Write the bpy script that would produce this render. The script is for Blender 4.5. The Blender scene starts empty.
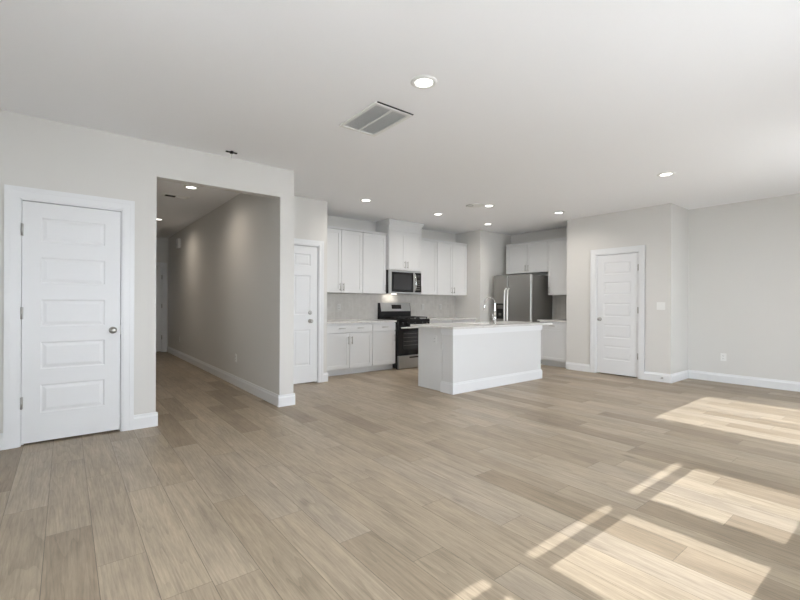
import bpy, bmesh, math, random
from mathutils import Vector, Matrix
random.seed(7)
scene = bpy.context.scene
C = scene.collection
PI = math.pi

# ------------------------------------------------------------------ camera
cam_data = bpy.data.cameras.new('camera')
cam = bpy.data.objects.new('camera', cam_data)
C.objects.link(cam)
yaw, roll = 0.668937543, 0.00467269612
F = Vector((math.sin(yaw), math.cos(yaw), 0))
Rr = Vector((math.cos(yaw), -math.sin(yaw), 0))
Uu = Vector((0, 0, 1))
r2 = Rr * math.cos(roll) + Uu * math.sin(roll)
u2 = -Rr * math.sin(roll) + Uu * math.cos(roll)
M4 = Matrix.Identity(4)
for i in range(3):
    M4[i][0] = r2[i]; M4[i][1] = u2[i]; M4[i][2] = -F[i]
M4[2][3] = 1.1984
cam.matrix_world = M4
cam_data.sensor_width = 36
cam_data.lens = 422.767 / 800 * 36
cam_data.shift_y = 3.03 / 800
cam_data.clip_start = 0.05
scene.camera = cam

# ------------------------------------------------------------------ world, sun, window fill lamps, exposure
world = bpy.data.worlds.new('sky'); scene.world = world; world.use_nodes = True
wn = world.node_tree.nodes; wl = world.node_tree.links
bg = wn['Background']
bg.inputs['Color'].default_value = (0.84, 0.90, 0.97, 1)
bg.inputs['Strength'].default_value = 9.5

SUN_EL = math.radians(45)
sd = bpy.data.lights.new('sun', 'SUN'); sd.energy = 6.6; sd.angle = math.radians(0.35); sd.color = (0.94, 0.97, 1.0)
sun = bpy.data.objects.new('sun', sd); C.objects.link(sun)
sun.rotation_euler = (math.radians(90) - SUN_EL, 0, 0)      # shines towards +Y and down
sun.location = (3, -6, 6)

def area_light(name, loc, rot, sx, sy, watts, color=(0.93, 0.96, 1.0)):
    d = bpy.data.lights.new(name, 'AREA'); d.shape = 'RECTANGLE'; d.size = sx; d.size_y = sy
    d.energy = watts; d.color = color
    o = bpy.data.objects.new(name, d); C.objects.link(o); o.location = loc; o.rotation_euler = rot
    return o
# area lamps added outside the windows behind the camera as fill
FILL = 1.0
for (xa, xb, za, zb) in ((-0.46, .33, .84, 2.2), (0.64, 1.43, .84, 2.2), (1.73, 2.52, .84, 2.2), (2.83, 3.62, .84, 2.2), (4.9, 6.56, .12, 2.22)):
    area_light('window_fill', ((xa + xb) / 2, -0.48, (za + zb) / 2), (PI / 2 , 0, 0), xb - xa, zb - za,
               FILL * (8 if xa < 4 else 0.3) * (xb - xa) * (zb - za))
vs = scene.view_settings
vs.view_transform = 'Standard'; vs.look = 'None'; vs.gamma = 1; vs.use_curve_mapping = False
vs.exposure = -0.09

# ------------------------------------------------------------------ materials
def new_mat(name):
    m = bpy.data.materials.new(name); m.use_nodes = True
    return m, m.node_tree.nodes, m.node_tree.links, m.node_tree.nodes['Principled BSDF']
def simple(name, col, rough=0.5, metal=0.0, bump=0.0, bscale=60, spec=None, var=0.0):
    m, n, l, b = new_mat(name)
    b.inputs['Roughness'].default_value = rough; b.inputs['Metallic'].default_value = metal
    if spec is not None: b.inputs['Specular IOR Level'].default_value = spec
    tc = n.new('ShaderNodeTexCoord'); no = n.new('ShaderNodeTexNoise')
    no.inputs['Scale'].default_value = bscale; no.inputs['Detail'].default_value = 4
    l.new(tc.outputs['Object'], no.inputs['Vector'])
    mx = n.new('ShaderNodeMix'); mx.data_type = 'RGBA'
    mx.inputs['A'].default_value = (*[c * (1 - var) for c in col], 1)
    mx.inputs['B'].default_value = (*[min(1, c * (1 + var)) for c in col], 1)
    l.new(no.outputs['Fac'], mx.inputs['Factor']); l.new(mx.outputs['Result'], b.inputs['Base Color'])
    if bump:
        bp = n.new('ShaderNodeBump'); bp.inputs['Strength'].default_value = bump; bp.inputs['Distance'].default_value = .002
        l.new(no.outputs['Fac'], bp.inputs['Height']); l.new(bp.outputs['Normal'], b.inputs['Normal'])
    return m
def brushed(name, col, rough, axis):
    m, n, l, b = new_mat(name)
    b.inputs['Metallic'].default_value = 0.9; b.inputs['Base Color'].default_value = (*col, 1)
    tc = n.new('ShaderNodeTexCoord'); mp = n.new('ShaderNodeMapping'); s = [4, 4, 4]; s[0] = 3; s[1] = 3; s[2] = 3
    s[axis] = 220
    mp.inputs['Scale'].default_value = s
    no = n.new('ShaderNodeTexNoise'); no.inputs['Scale'].default_value = 1; no.inputs['Detail'].default_value = 2
    mr = n.new('ShaderNodeMapRange'); mr.inputs['To Min'].default_value = rough - .06; mr.inputs['To Max'].default_value = rough + .08
    l.new(tc.outputs['Object'], mp.inputs['Vector']); l.new(mp.outputs['Vector'], no.inputs['Vector'])
    l.new(no.outputs['Fac'], mr.inputs['Value']); l.new(mr.outputs['Result'], b.inputs['Roughness'])
    return m

M = {}
M['wall'] = simple('greige_wall_paint', (0.70, 0.688, 0.66), 0.75, bump=.05, bscale=220, var=.01)
M['ceiling'] = simple('white_ceiling_paint', (0.915, 0.92, 0.935), 0.85, bump=.05, bscale=180, var=.01)
M['trim'] = simple('white_trim_paint', (0.80, 0.81, 0.82), 0.38, var=.005)
M['door'] = simple('white_door_paint', (0.78, 0.79, 0.80), 0.42, bump=.06, bscale=90, var=.005)
M['cabinet'] = simple('white_cabinet_paint', (0.72, 0.725, 0.725), 0.35, var=.005)
M['nickel'] = simple('satin_nickel', (0.45, 0.44, 0.42), 0.28, 1.0)
M['bright'] = simple('pale_satin_steel', (0.86, 0.85, 0.83), 0.35, 0.7)
M['plate'] = simple('greige_cover_plate', (0.62, 0.61, 0.585), 0.4)
M['chrome'] = simple('polished_chrome', (0.80, 0.80, 0.80), 0.12, 1.0)
M['steel'] = brushed('brushed_stainless', (0.52, 0.53, 0.54), .30, 2)
M['steel_v'] = brushed('fridge_stainless', (0.345, 0.335, 0.315), .30, 2)
M['fridge_side'] = simple('dark_grey_appliance_enamel', (0.12, 0.115, 0.105), 0.45, bump=.2, bscale=300)
M['black'] = simple('black_enamel', (0.010, 0.010, 0.011), 0.35, spec=.3)
M['glass_black'] = simple('black_glass', (0.008, 0.008, 0.009), 0.10, spec=.35)
M['oven_glass'] = simple('oven_window_glass', (0.025, 0.025, 0.027), 0.10)
M['iron'] = simple('cast_iron_grate', (0.02, 0.02, 0.02), 0.6, bump=.3, bscale=200)
M['plastic'] = simple('white_plastic', (0.82, 0.82, 0.80), 0.4)
M['dark'] = simple('dark_slot', (0.02, 0.02, 0.02), 0.8)
M['duct'] = simple('grey_duct_interior', (0.62, 0.62, 0.61), 0.8)
M['rubber'] = simple('white_rubber', (0.7, 0.7, 0.7), 0.7)
M['concrete'] = simple('patio_concrete', (0.45, 0.44, 0.42), 0.9, var=.06, bscale=3)
M['siding'] = simple('exterior_siding', (0.6, 0.6, 0.58), 0.8)

def emit_mat(name, col, st):
    m, n, l, b = new_mat(name)
    b.inputs['Emission Color'].default_value = (*col, 1); b.inputs['Emission Strength'].default_value = st
    return m
M['lamp'] = emit_mat('glowing_lamp_lens', (1.0, 0.96, 0.90), 6)
M['led'] = emit_mat('clock_digits', (0.5, 0.75, 0.9), 0.5)

# clear window glass
m, n, l, b = new_mat('window_glass')
tr = n.new('ShaderNodeBsdfTransparent'); gl = n.new('ShaderNodeBsdfGlossy'); gl.inputs['Roughness'].default_value = 0.02
ms = n.new('ShaderNodeMixShader'); ms.inputs[0].default_value = .06
l.new(tr.outputs[0], ms.inputs[1]); l.new(gl.outputs[0], ms.inputs[2]); l.new(ms.outputs[0], n['Material Output'].inputs['Surface'])
M['window_glass'] = m

# quartz worktop
m, n, l, b = new_mat('pale_quartz')
tc = n.new('ShaderNodeTexCoord'); no = n.new('ShaderNodeTexNoise'); no.inputs['Scale'].default_value = 5; no.inputs['Detail'].default_value = 8
no.inputs['Distortion'].default_value = 1.2
cr = n.new('ShaderNodeValToRGB'); cr.color_ramp.elements[0].position = .47; cr.color_ramp.elements[0].color = (.72, .71, .69, 1)
cr.color_ramp.elements[1].position = .5; cr.color_ramp.elements[1].color = (.62, .61, .585, 1)
e = cr.color_ramp.elements.new(.53); e.color = (.72, .71, .69, 1)
l.new(tc.outputs['Object'], no.inputs['Vector']); l.new(no.outputs['Fac'], cr.inputs['Fac']); l.new(cr.outputs['Color'], b.inputs['Base Color'])
b.inputs['Roughness'].default_value = .14
M['quartz'] = m

# glazed picket-like vertical tile for the backsplash
m, n, l, b = new_mat('beige_glazed_tile')
tc = n.new('ShaderNodeTexCoord'); sep = n.new('ShaderNodeSeparateXYZ'); l.new(tc.outputs['Object'], sep.inputs[0])
cmb = n.new('ShaderNodeCombineXYZ')
l.new(sep.outputs['Z'], cmb.inputs['X']); l.new(sep.outputs['X'], cmb.inputs['Y'])
br = n.new('ShaderNodeTexBrick'); l.new(cmb.outputs[0], br.inputs['Vector'])
br.inputs['Scale'].default_value = 1; br.inputs['Brick Width'].default_value = .15; br.inputs['Row Height'].default_value = .075
br.inputs['Mortar Size'].default_value = .0022; br.inputs['Mortar Smooth'].default_value = .1
br.inputs['Color1'].default_value = (.56, .54, .505, 1); br.inputs['Color2'].default_value = (.60, .58, .545, 1)
br.inputs['Mortar'].default_value = (.625, .61, .58, 1)
no = n.new('ShaderNodeTexNoise'); no.inputs['Scale'].default_value = 14; no.inputs['Detail'].default_value = 3
l.new(tc.outputs['Object'], no.inputs['Vector'])
mx = n.new('ShaderNodeMix'); mx.data_type = 'RGBA'; mx.blend_type = 'MULTIPLY'; mx.inputs['Factor'].default_value = .5
cr = n.new('ShaderNodeValToRGB'); cr.color_ramp.elements[0].position = .3; cr.color_ramp.elements[0].color = (.8, .79, .78, 1)
cr.color_ramp.elements[1].position = .7; cr.color_ramp.elements[1].color = (1, 1, 1, 1)
l.new(no.outputs['Fac'], cr.inputs['Fac']); l.new(br.outputs['Color'], mx.inputs['A']); l.new(cr.outputs['Color'], mx.inputs['B'])
l.new(mx.outputs['Result'], b.inputs['Base Color']); b.inputs['Roughness'].default_value = .28
bp = n.new('ShaderNodeBump'); bp.inputs['Strength'].default_value = .35; bp.inputs['Distance'].default_value = .003; bp.invert = True
l.new(br.outputs['Fac'], bp.inputs['Height'])
bp2 = n.new('ShaderNodeBump'); bp2.inputs['Strength'].default_value = .25; bp2.inputs['Distance'].default_value = .004
l.new(no.outputs['Fac'], bp2.inputs['Height']); l.new(bp.outputs['Normal'], bp2.inputs['Normal']); l.new(bp2.outputs['Normal'], b.inputs['Normal'])
M['tile'] = m

# oak plank floor: planks run along Y, 0.192 m wide, 1.22 m long, staggered
m, n, l, b = new_mat('oak_vinyl_plank')
def math_n(op, a=None, bb=None, c=None):
    nd = n.new('ShaderNodeMath'); nd.operation = op
    for k, v in enumerate((a, bb, c)):
        if v is None: continue
        if isinstance(v, (int, float)): nd.inputs[k].default_value = v
        else: l.new(v, nd.inputs[k])
    return nd.outputs[0]
tc = n.new('ShaderNodeTexCoord'); sep = n.new('ShaderNodeSeparateXYZ'); l.new(tc.outputs['Object'], sep.inputs[0])
W, L = .192, 1.22
u = math_n('DIVIDE', math_n('ADD', sep.outputs['X'], .078), W)
row = math_n('FLOOR', u); fu = math_n('FRACT', u)
wn1 = n.new('ShaderNodeTexWhiteNoise'); wn1.noise_dimensions = '1D'; l.new(math_n('ADD', row, 51.5), wn1.inputs['W'])
jit = math_n('MULTIPLY', math_n('SUBTRACT', wn1.outputs['Value'], .5), .34)
v = math_n('ADD', math_n('ADD', math_n('DIVIDE', math_n('SUBTRACT', sep.outputs['Y'], .40), L), math_n('MULTIPLY', row, .31)), jit)
col = math_n('FLOOR', v); fv = math_n('FRACT', v)
cc = n.new('ShaderNodeCombineXYZ'); l.new(row, cc.inputs[0]); l.new(col, cc.inputs[1])
wn2 = n.new('ShaderNodeTexWhiteNoise'); wn2.noise_dimensions = '2D'; l.new(cc.outputs[0], wn2.inputs['Vector'])
rnd = wn2.outputs['Value']
# per-plank shifted grain coordinates
gx = math_n('ADD', sep.outputs['X'], math_n('MULTIPLY', rnd, 37.0)); gy = math_n('ADD', sep.outputs['Y'], math_n('MULTIPLY', rnd, 91.0))
gc = n.new('ShaderNodeCombineXYZ'); l.new(math_n('MULTIPLY', gx, 1.0), gc.inputs[0]); l.new(math_n('MULTIPLY', gy, .06), gc.inputs[1])
fine = n.new('ShaderNodeTexNoise'); fine.inputs['Scale'].default_value = 130; fine.inputs['Detail'].default_value = 5; fine.inputs['Roughness'].default_value = .65
l.new(gc.outputs[0], fine.inputs['Vector'])
gc2 = n.new('ShaderNodeCombineXYZ'); l.new(gx, gc2.inputs[0]); l.new(math_n('MULTIPLY', gy, .055), gc2.inputs[1])
wv = n.new('ShaderNodeTexNoise'); wv.inputs['Scale'].default_value = 8; wv.inputs['Detail'].default_value = 1; wv.inputs['Distortion'].default_value = .5
l.new(gc2.outputs[0], wv.inputs['Vector'])
rings = math_n('FRACT', math_n('MULTIPLY', wv.outputs['Fac'], 13.0))
rings = math_n('POWER', rings, 2.2)
gc3 = n.new('ShaderNodeCombineXYZ'); l.new(gx, gc3.inputs[0]); l.new(math_n('MULTIPLY', gy, .3), gc3.inputs[1])
blot = n.new('ShaderNodeTexNoise'); blot.inputs['Scale'].default_value = 7; blot.inputs['Detail'].default_value = 3
l.new(gc3.outputs[0], blot.inputs['Vector'])
tone = n.new('ShaderNodeValToRGB'); els = tone.color_ramp.elements
els[0].position = 0; els[0].color = (.262, .205, .140, 1)
els[1].position = 1; els[1].color = (.402, .328, .238, 1)
for p_, c_ in ((.14, (.290, .228, .160, 1)), (.3, (.335, .270, .193, 1)), (.65, (.370, .300, .218, 1)), (.85, (.362, .300, .228, 1))):
    e = els.new(p_); e.color = c_
l.new(rnd, tone.inputs['Fac'])
g = math_n('ADD', math_n('MULTIPLY', math_n('SUBTRACT', fine.outputs['Fac'], .5), .85), 1.04)
gc4 = n.new('ShaderNodeCombineXYZ'); l.new(gx, gc4.inputs[0]); l.new(math_n('MULTIPLY', gy, .035), gc4.inputs[1])
stk = n.new('ShaderNodeTexNoise'); stk.inputs['Scale'].default_value = 42; stk.inputs['Detail'].default_value = 3
l.new(gc4.outputs[0], stk.inputs['Vector'])
g = math_n('ADD', g, math_n('MULTIPLY', math_n('SUBTRACT', stk.outputs['Fac'], .5), .55))
kc = n.new('ShaderNodeCombineXYZ'); l.new(gx, kc.inputs[0]); l.new(math_n('MULTIPLY', gy, .45), kc.inputs[1])
kn = n.new('ShaderNodeTexVoronoi'); kn.inputs['Scale'].default_value = 2.6; l.new(kc.outputs[0], kn.inputs['Vector'])
knm = n.new('ShaderNodeMapRange'); knm.interpolation_type = 'SMOOTHSTEP'; knm.inputs['From Min'].default_value = .015; knm.inputs['From Max'].default_value = .10
knm.inputs['To Min'].default_value = .30; knm.inputs['To Max'].default_value = 0
l.new(kn.outputs['Distance'], knm.inputs['Value'])
g = math_n('SUBTRACT', math_n('ADD', g, .03), knm.outputs['Result'])
g = math_n('SUBTRACT', g, math_n('MULTIPLY', rings, .17))
g = math_n('ADD', g, math_n('MULTIPLY', math_n('SUBTRACT', blot.outputs['Fac'], .5), .62))
# groove mask
eu = math_n('MINIMUM', fu, math_n('SUBTRACT', 1.0, fu)); ev = math_n('MINIMUM', fv, math_n('SUBTRACT', 1.0, fv))
gu = math_n('LESS_THAN', math_n('MULTIPLY', eu, W), .0014); gv = math_n('LESS_THAN', math_n('MULTIPLY', ev, L), .0011)
groove = math_n('MAXIMUM', gu, gv)
g = math_n('MULTIPLY', g, math_n('SUBTRACT', 1.0, math_n('MULTIPLY', groove, .55)))
vm = n.new('ShaderNodeVectorMath'); vm.operation = 'SCALE'; l.new(tone.outputs['Color'], vm.inputs[0]); l.new(g, vm.inputs['Scale'])
l.new(vm.outputs[0], b.inputs['Base Color'])
b.inputs['Roughness'].default_value = .42
bp = n.new('ShaderNodeBump'); bp.inputs['Strength'].default_value = .12; bp.inputs['Distance'].default_value = .002
l.new(g, bp.inputs['Height']); l.new(bp.outputs['Normal'], b.inputs['Normal'])
M['floor'] = m

# ------------------------------------------------------------------ mesh helpers
class MB:
    def __init__(s): s.bm = bmesh.new()
    def box(s, x0, x1, y0, y1, z0, z1, bev=0):
        x0, x1 = sorted((x0, x1)); y0, y1 = sorted((y0, y1)); z0, z1 = sorted((z0, z1))
        t = bmesh.new(); vv = [t.verts.new((x, y, z)) for x in (x0, x1) for y in (y0, y1) for z in (z0, z1)]
        for f in ((0, 1, 3, 2), (4, 6, 7, 5), (0, 4, 5, 1), (2, 3, 7, 6), (0, 2, 6, 4), (1, 5, 7, 3)):
            t.faces.new([vv[i] for i in f])
        if bev: bmesh.ops.bevel(t, geom=t.edges[:], offset=bev, segments=2, affect='EDGES', profile=.7)
        s._join(t); return s
    def _join(s, t):
        mp = {}
        for v_ in t.verts: mp[v_] = s.bm.verts.new(v_.co)
        for f in t.faces:
            nf = s.bm.faces.new([mp[v_] for v_ in f.verts]); nf.smooth = f.smooth
        t.free()
    def frustum(s, x0, x1, z0, z1, yb, yt, ins):
        """raised field standing out from y=yb to y=yt (towards -y), sloping in by ins"""
        t = bmesh.new()
        a = [t.verts.new(p) for p in ((x0, yb, z0), (x1, yb, z0), (x1, yb, z1), (x0, yb, z1))]
        c = [t.verts.new(p) for p in ((x0 + ins, yt, z0 + ins), (x1 - ins, yt, z0 + ins), (x1 - ins, yt, z1 - ins), (x0 + ins, yt, z1 - ins))]
        t.faces.new(c)
        for i in range(4): t.faces.new((a[i], a[(i + 1) % 4], c[(i + 1) % 4], c[i]))
        s._join(t); return s
    def prof(s, pts, a0, a1, axis='x'):
        """extrude closed profile; axis x: pts are (y,z); axis y: pts are (x,z); axis z: pts are (x,y)"""
        t = bmesh.new()
        def P(a, p): return {'x': (a, p[0], p[1]), 'y': (p[0], a, p[1]), 'z': (p[0], p[1], a)}[axis]
        A = [t.verts.new(P(a0, p)) for p in pts]; B = [t.verts.new(P(a1, p)) for p in pts]
        t.faces.new(A); t.faces.new(B[::-1])
        for i in range(len(pts)): t.faces.new((A[i], B[i], B[(i + 1) % len(pts)], A[(i + 1) % len(pts)]))
        bmesh.ops.recalc_face_normals(t, faces=t.faces[:])
        s._join(t); return s
    def tube(s, pts, r, seg=12, cap=True):
        t = bmesh.new(); pts = [Vector(p) for p in pts]; rings_ = []
        rr = r if isinstance(r, (list, tuple)) else [r] * len(pts)
        up = Vector((0, 0, 1)); nprev = None
        for i, p in enumerate(pts):
            d = (pts[min(i + 1, len(pts) - 1)] - pts[max(i - 1, 0)]).normalized()
            if nprev is None:
                nn = d.orthogonal().normalized()
            else:
                nn = (nprev - d * nprev.dot(d)).normalized()
            nprev = nn; bb = d.cross(nn)
            rings_.append([t.verts.new(p + (nn * math.cos(2 * PI * k / seg) + bb * math.sin(2 * PI * k / seg)) * rr[i]) for k in range(seg)])
        for a, c in zip(rings_, rings_[1:]):
            for k in range(seg):
                f = t.faces.new((a[k], a[(k + 1) % seg], c[(k + 1) % seg], c[k])); f.smooth = True
        if cap: t.faces.new(rings_[0][::-1]); t.faces.new(rings_[-1])
        s._join(t); return s
    def lathe(s, prof, origin, axis, seg=24):
        """prof: (radius, distance along axis)"""
        t = bmesh.new(); ax = Vector(axis).normalized(); nn = ax.orthogonal().normalized(); bb = ax.cross(nn); o = Vector(origin)
        rs = []
        for r_, h_ in prof:
            r_ = max(r_, 1e-4)
            rs.append([t.verts.new(o + ax * h_ + (nn * math.cos(2 * PI * k / seg) + bb * math.sin(2 * PI * k / seg)) * r_) for k in range(seg)])
        for a, c in zip(rs, rs[1:]):
            for k in range(seg):
                f = t.faces.new((a[k], a[(k + 1) % seg], c[(k + 1) % seg], c[k])); f.smooth = True
        t.faces.new(rs[0][::-1]); t.faces.new(rs[-1]); bmesh.ops.recalc_face_normals(t, faces=t.faces[:])
        s._join(t); return s
    def build(s, name, mat, parent=None, **kw):
        me = bpy.data.meshes.new(name); bmesh.ops.recalc_face_normals(s.bm, faces=s.bm.faces[:]) if kw.get('fix', True) else None
        s.bm.to_mesh(me); s.bm.free(); me.materials.append(mat)
        o = bpy.data.objects.new(name, me); C.objects.link(o)
        if parent: o.parent = parent
        if kw.get('label'): o['label'] = kw['label']
        if kw.get('cat'): o['category'] = kw['cat']
        if kw.get('group'): o['group'] = kw['group']
        if kw.get('kind'): o['kind'] = kw['kind']
        return o
def bx(*a, bev=0): return MB().box(*a, bev=bev)
def root(name, loc, rz=0, label=None, cat=None, group=None, kind=None):
    o = bpy.data.objects.new(name, None); C.objects.link(o); o.location = loc; o.rotation_euler = (0, 0, rz)
    o.empty_display_size = .1
    if label: o['label'] = label
    if cat: o['category'] = cat
    if group: o['group'] = group
    if kind: o['kind'] = kind
    return o
def copy_tree(o, parent=None):
    c = o.copy(); C.objects.link(c); c.parent = parent
    for ch in list(o.children): copy_tree(ch, c)
    return c
def S(name, mb, mat, label, cat='wall', parent=None):
    return mb.build(name, mat, parent, label=label, cat=cat, kind='structure')
FX = -PI / 2        # rotation that turns a front facing -Y into one facing -X

# ------------------------------------------------------------------ room shell
H = 2.74; YB = -0.30; YL = 4.667; XP = 7.227; XR = 7.95; YJ = 2.49
S('floor', bx(-1.4, 8.2, YB - .2, 11.8, -.08, 0), M['floor'], 'light oak plank floor running through the room, kitchen and hall', 'floor')
S('ceiling', bx(-1.4, 8.2, YB - .2, 11.8, H, H + .12), M['ceiling'], 'flat white painted ceiling over room, kitchen and hall', 'ceiling')
T = .12
w = MB()        # wall with the closet door and the hall opening (door hole -.30 .. .41, to 2.055)
w.box(-1.4, -.30, YL, YL + T, 0, H); w.box(-.30, .41, YL, YL + T, 2.055, H); w.box(.41, .685, YL, YL + T, 0, H)
w.box(.685, 1.93, YL, YL + T, 2.41, H); w.box(1.93, 2.10, YL, YL + T, 0, H)
S('wall_left', w, M['wall'], 'greige wall holding the nearest white door and the wide hall opening')
w = MB(); w.box(1.93, 2.10, YL + T, 5.74, 0, H); w.box(1.93, 2.05, 5.74, 11.45, 0, H)
S('wall_hall_right', w, M['wall'], 'long greige hall wall lit by the hall downlights')
S('wall_hall_left', bx(.565, .685, YL + T, 11.45, 0, H), M['wall'], 'hidden left wall of the hall behind the closet')
w = MB(); w.box(.58, .98, 11.45, 11.57, 0, H); w.box(.98, 1.81, 11.45, 11.57, 2.055, H); w.box(1.81, 2.05, 11.45, 11.57, 0, H); w.box(.5, 2.2, 11.72, 11.8, 0, H); w.box(.5, .58, 11.57, 11.72, 0, H); w.box(2.05, 2.2, 11.57, 11.72, 0, H)
S('wall_hall_end', w, M['wall'], 'short end wall of the hall around the far door')
w = MB(); w.box(-.6, .58, 5.5, 5.6, 0, H); w.box(-.7, -.6, YL + T, 5.6, 0, H)
S('wall_closet', w, M['wall'], 'closet walls behind the nearest white door')
w = MB()
w.box(2.05, 2.09, 5.74, 5.86, 0, H); w.box(2.09, 2.975, 5.74, 5.86, 2.055, H); w.box(2.975, 3.12, 5.74, 5.86, 0, H)
w.box(3.00, 3.12, 5.86, 6.62, 0, H)
S('wall_kitchen_left', w, M['wall'], 'narrow greige wall with the six-panel door beside the kitchen cabinets')
S('wall_garage_passage', bx(2.05, 3.0, 6.9, 7.0, 0, H), M['wall'], 'hidden wall behind the six-panel door')
S('wall_kitchen_back', bx(3.00, 6.92, 6.62, 6.74, 0, H), M['wall'], 'kitchen back wall behind range and cabinets')
w = MB(); w.box(6.80, 7.06, 5.90, 6.62, 0, H); w.box(7.06, 8.01, 5.94, 6.06, 0, H)
S('wall_kitchen_right', w, M['wall'], 'kitchen side wall and the return beside the refrigerator')
S('wall_alcove_back', bx(7.89, 8.01, 4.20, 5.94, 0, H), M['wall'], 'wall behind the refrigerator alcove cabinets')
w = MB()        # pantry wall with door hole y 2.95 .. 3.65
w.box(XP, XP + T, YJ, 2.945, 0, H); w.box(XP, XP + T, 2.945, 3.655, 2.055, H); w.box(XP, XP + T, 3.655, 4.20, 0, H)
w.box(XP + T, XR + T, YJ, YJ + T, 0, H); w.box(XP + T, 8.01, 4.08, 4.20, 0, H)
S('wall_pantry', w, M['wall'], 'greige pantry wall holding the white door and light switch')
S('wall_pantry_back', bx(8.01, 8.13, YJ, 4.20, 0, H), M['wall'], 'hidden back wall of the pantry')
S('wall_right', bx(XR, XR + T, YB, YJ, 0, H), M['wall'], 'plain greige wall at the right with one outlet')
w = MB(); w.box(-1.4, -1.28, YB, 1.0, 0, H); w.box(-1.4, -1.28, 1.92, YL, 0, H); w.box(-1.4, -1.28, 1.0, 1.92, 0, .80); w.box(-1.4, -1.28, 1.0, 1.92, 2.1, H)
S('wall_side', w, M['wall'], 'greige side wall out of view on the left')
# wall behind the camera with its windows
w = MB(); yb0, yb1 = YB - .16, YB
zs, zt = .70, 2.24
xs = [(-.50, .37), (.60, 1.47), (1.69, 2.56), (2.79, 3.66)]  # the leftmost opening is an extra window added to brighten the left side
w.box(-1.4, -.50, yb0, yb1, 0, H); w.box(.37, .60, yb0, yb1, 0, H); w.box(1.47, 1.69, yb0, yb1, 0, H); w.box(2.56, 2.79, yb0, yb1, 0, H); w.box(3.66, 4.82, yb0, yb1, 0, H)
w.box(6.64, 8.07, yb0, yb1, 0, H)
for a, c in xs: w.box(a, c, yb0, yb1, 0, zs); w.box(a, c, yb0, yb1, zt, H)
w.box(4.82, 6.64, yb0, yb1, 2.33, H)
S('wall_back', w, M['wall'], 'wall behind the viewer with four windows, the leftmost added, and a patio door')

def base_run(name, p0, p1, label, n_):
    """baseboard from p0 to p1 with room side normal n_"""
    p0 = Vector((*p0, 0)); p1 = Vector((*p1, 0)); d = p1 - p0; Lg = d.length; n_ = Vector((*n_, 0))
    t = bmesh.new(); prof_ = [(0, 0), (.017, 0), (.017, .100), (.010, .116), (.008, .133), (0, .133)]
    A = [t.verts.new(p0 + n_ * a + Vector((0, 0, z))) for a, z in prof_]; B = [t.verts.new(p1 + n_ * a + Vector((0, 0, z))) for a, z in prof_]
    t.faces.new(A); t.faces.new(B[::-1])
    for i in range(len(A)): t.faces.new((A[i], B[i], B[(i + 1) % len(A)], A[(i + 1) % len(A)]))
    bmesh.ops.recalc_face_normals(t, faces=t.faces[:])
    mb = MB(); mb._join(t); return mb
def baseboard(name, runs, label):
    mb = MB()
    for p0, p1, n_ in runs:
        q = base_run('', p0, p1, '', n_); t = q.bm
        mp = {v_: mb.bm.verts.new(v_.co) for v_ in t.verts}
        for f in t.faces: mb.bm.faces.new([mp[v_] for v_ in f.verts])
        t.free()
    return S(name, mb, M['trim'], label, 'baseboard')
k = .017
baseboard('baseboard_left', [((-1.28, YL), (-.385, YL), (0, -1)), ((.495, YL), (.685 + k, YL), (0, -1)), ((.685, YL), (.685, YL + T), (1, 0))],
          'white baseboard either side of the nearest door')
baseboard('baseboard_hall', [((1.93 - k, YL), (2.10 + k, YL), (0, -1)), ((1.93, YL), (1.93, 11.45), (-1, 0)), ((2.10, YL), (2.10, 5.74), (1, 0))],
          'white baseboard around the pier and along the hall wall')
baseboard('baseboard_kitchen', [((3.045, 5.74), (3.12 + k, 5.74), (0, -1)), ((3.12, 5.74), (3.12, 5.97), (1, 0)), ((6.80 - k, 5.90), (7.06, 5.90), (0, -1)), ((6.80, 5.90), (6.80, 5.99), (-1, 0))],
          'short white baseboard between the six-panel door and cabinets')
baseboard('baseboard_pantry', [((XP, YJ), (XP, 2.865), (-1, 0)), ((XP, 3.735), (XP, 4.20), (-1, 0)), ((XP - k, YJ), (XR, YJ), (0, -1))],
          'white baseboard around the pantry wall corner')
baseboard('baseboard_right', [((XR, YB), (XR, YJ - k), (-1, 0))], 'white baseboard along the plain right wall')

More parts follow.
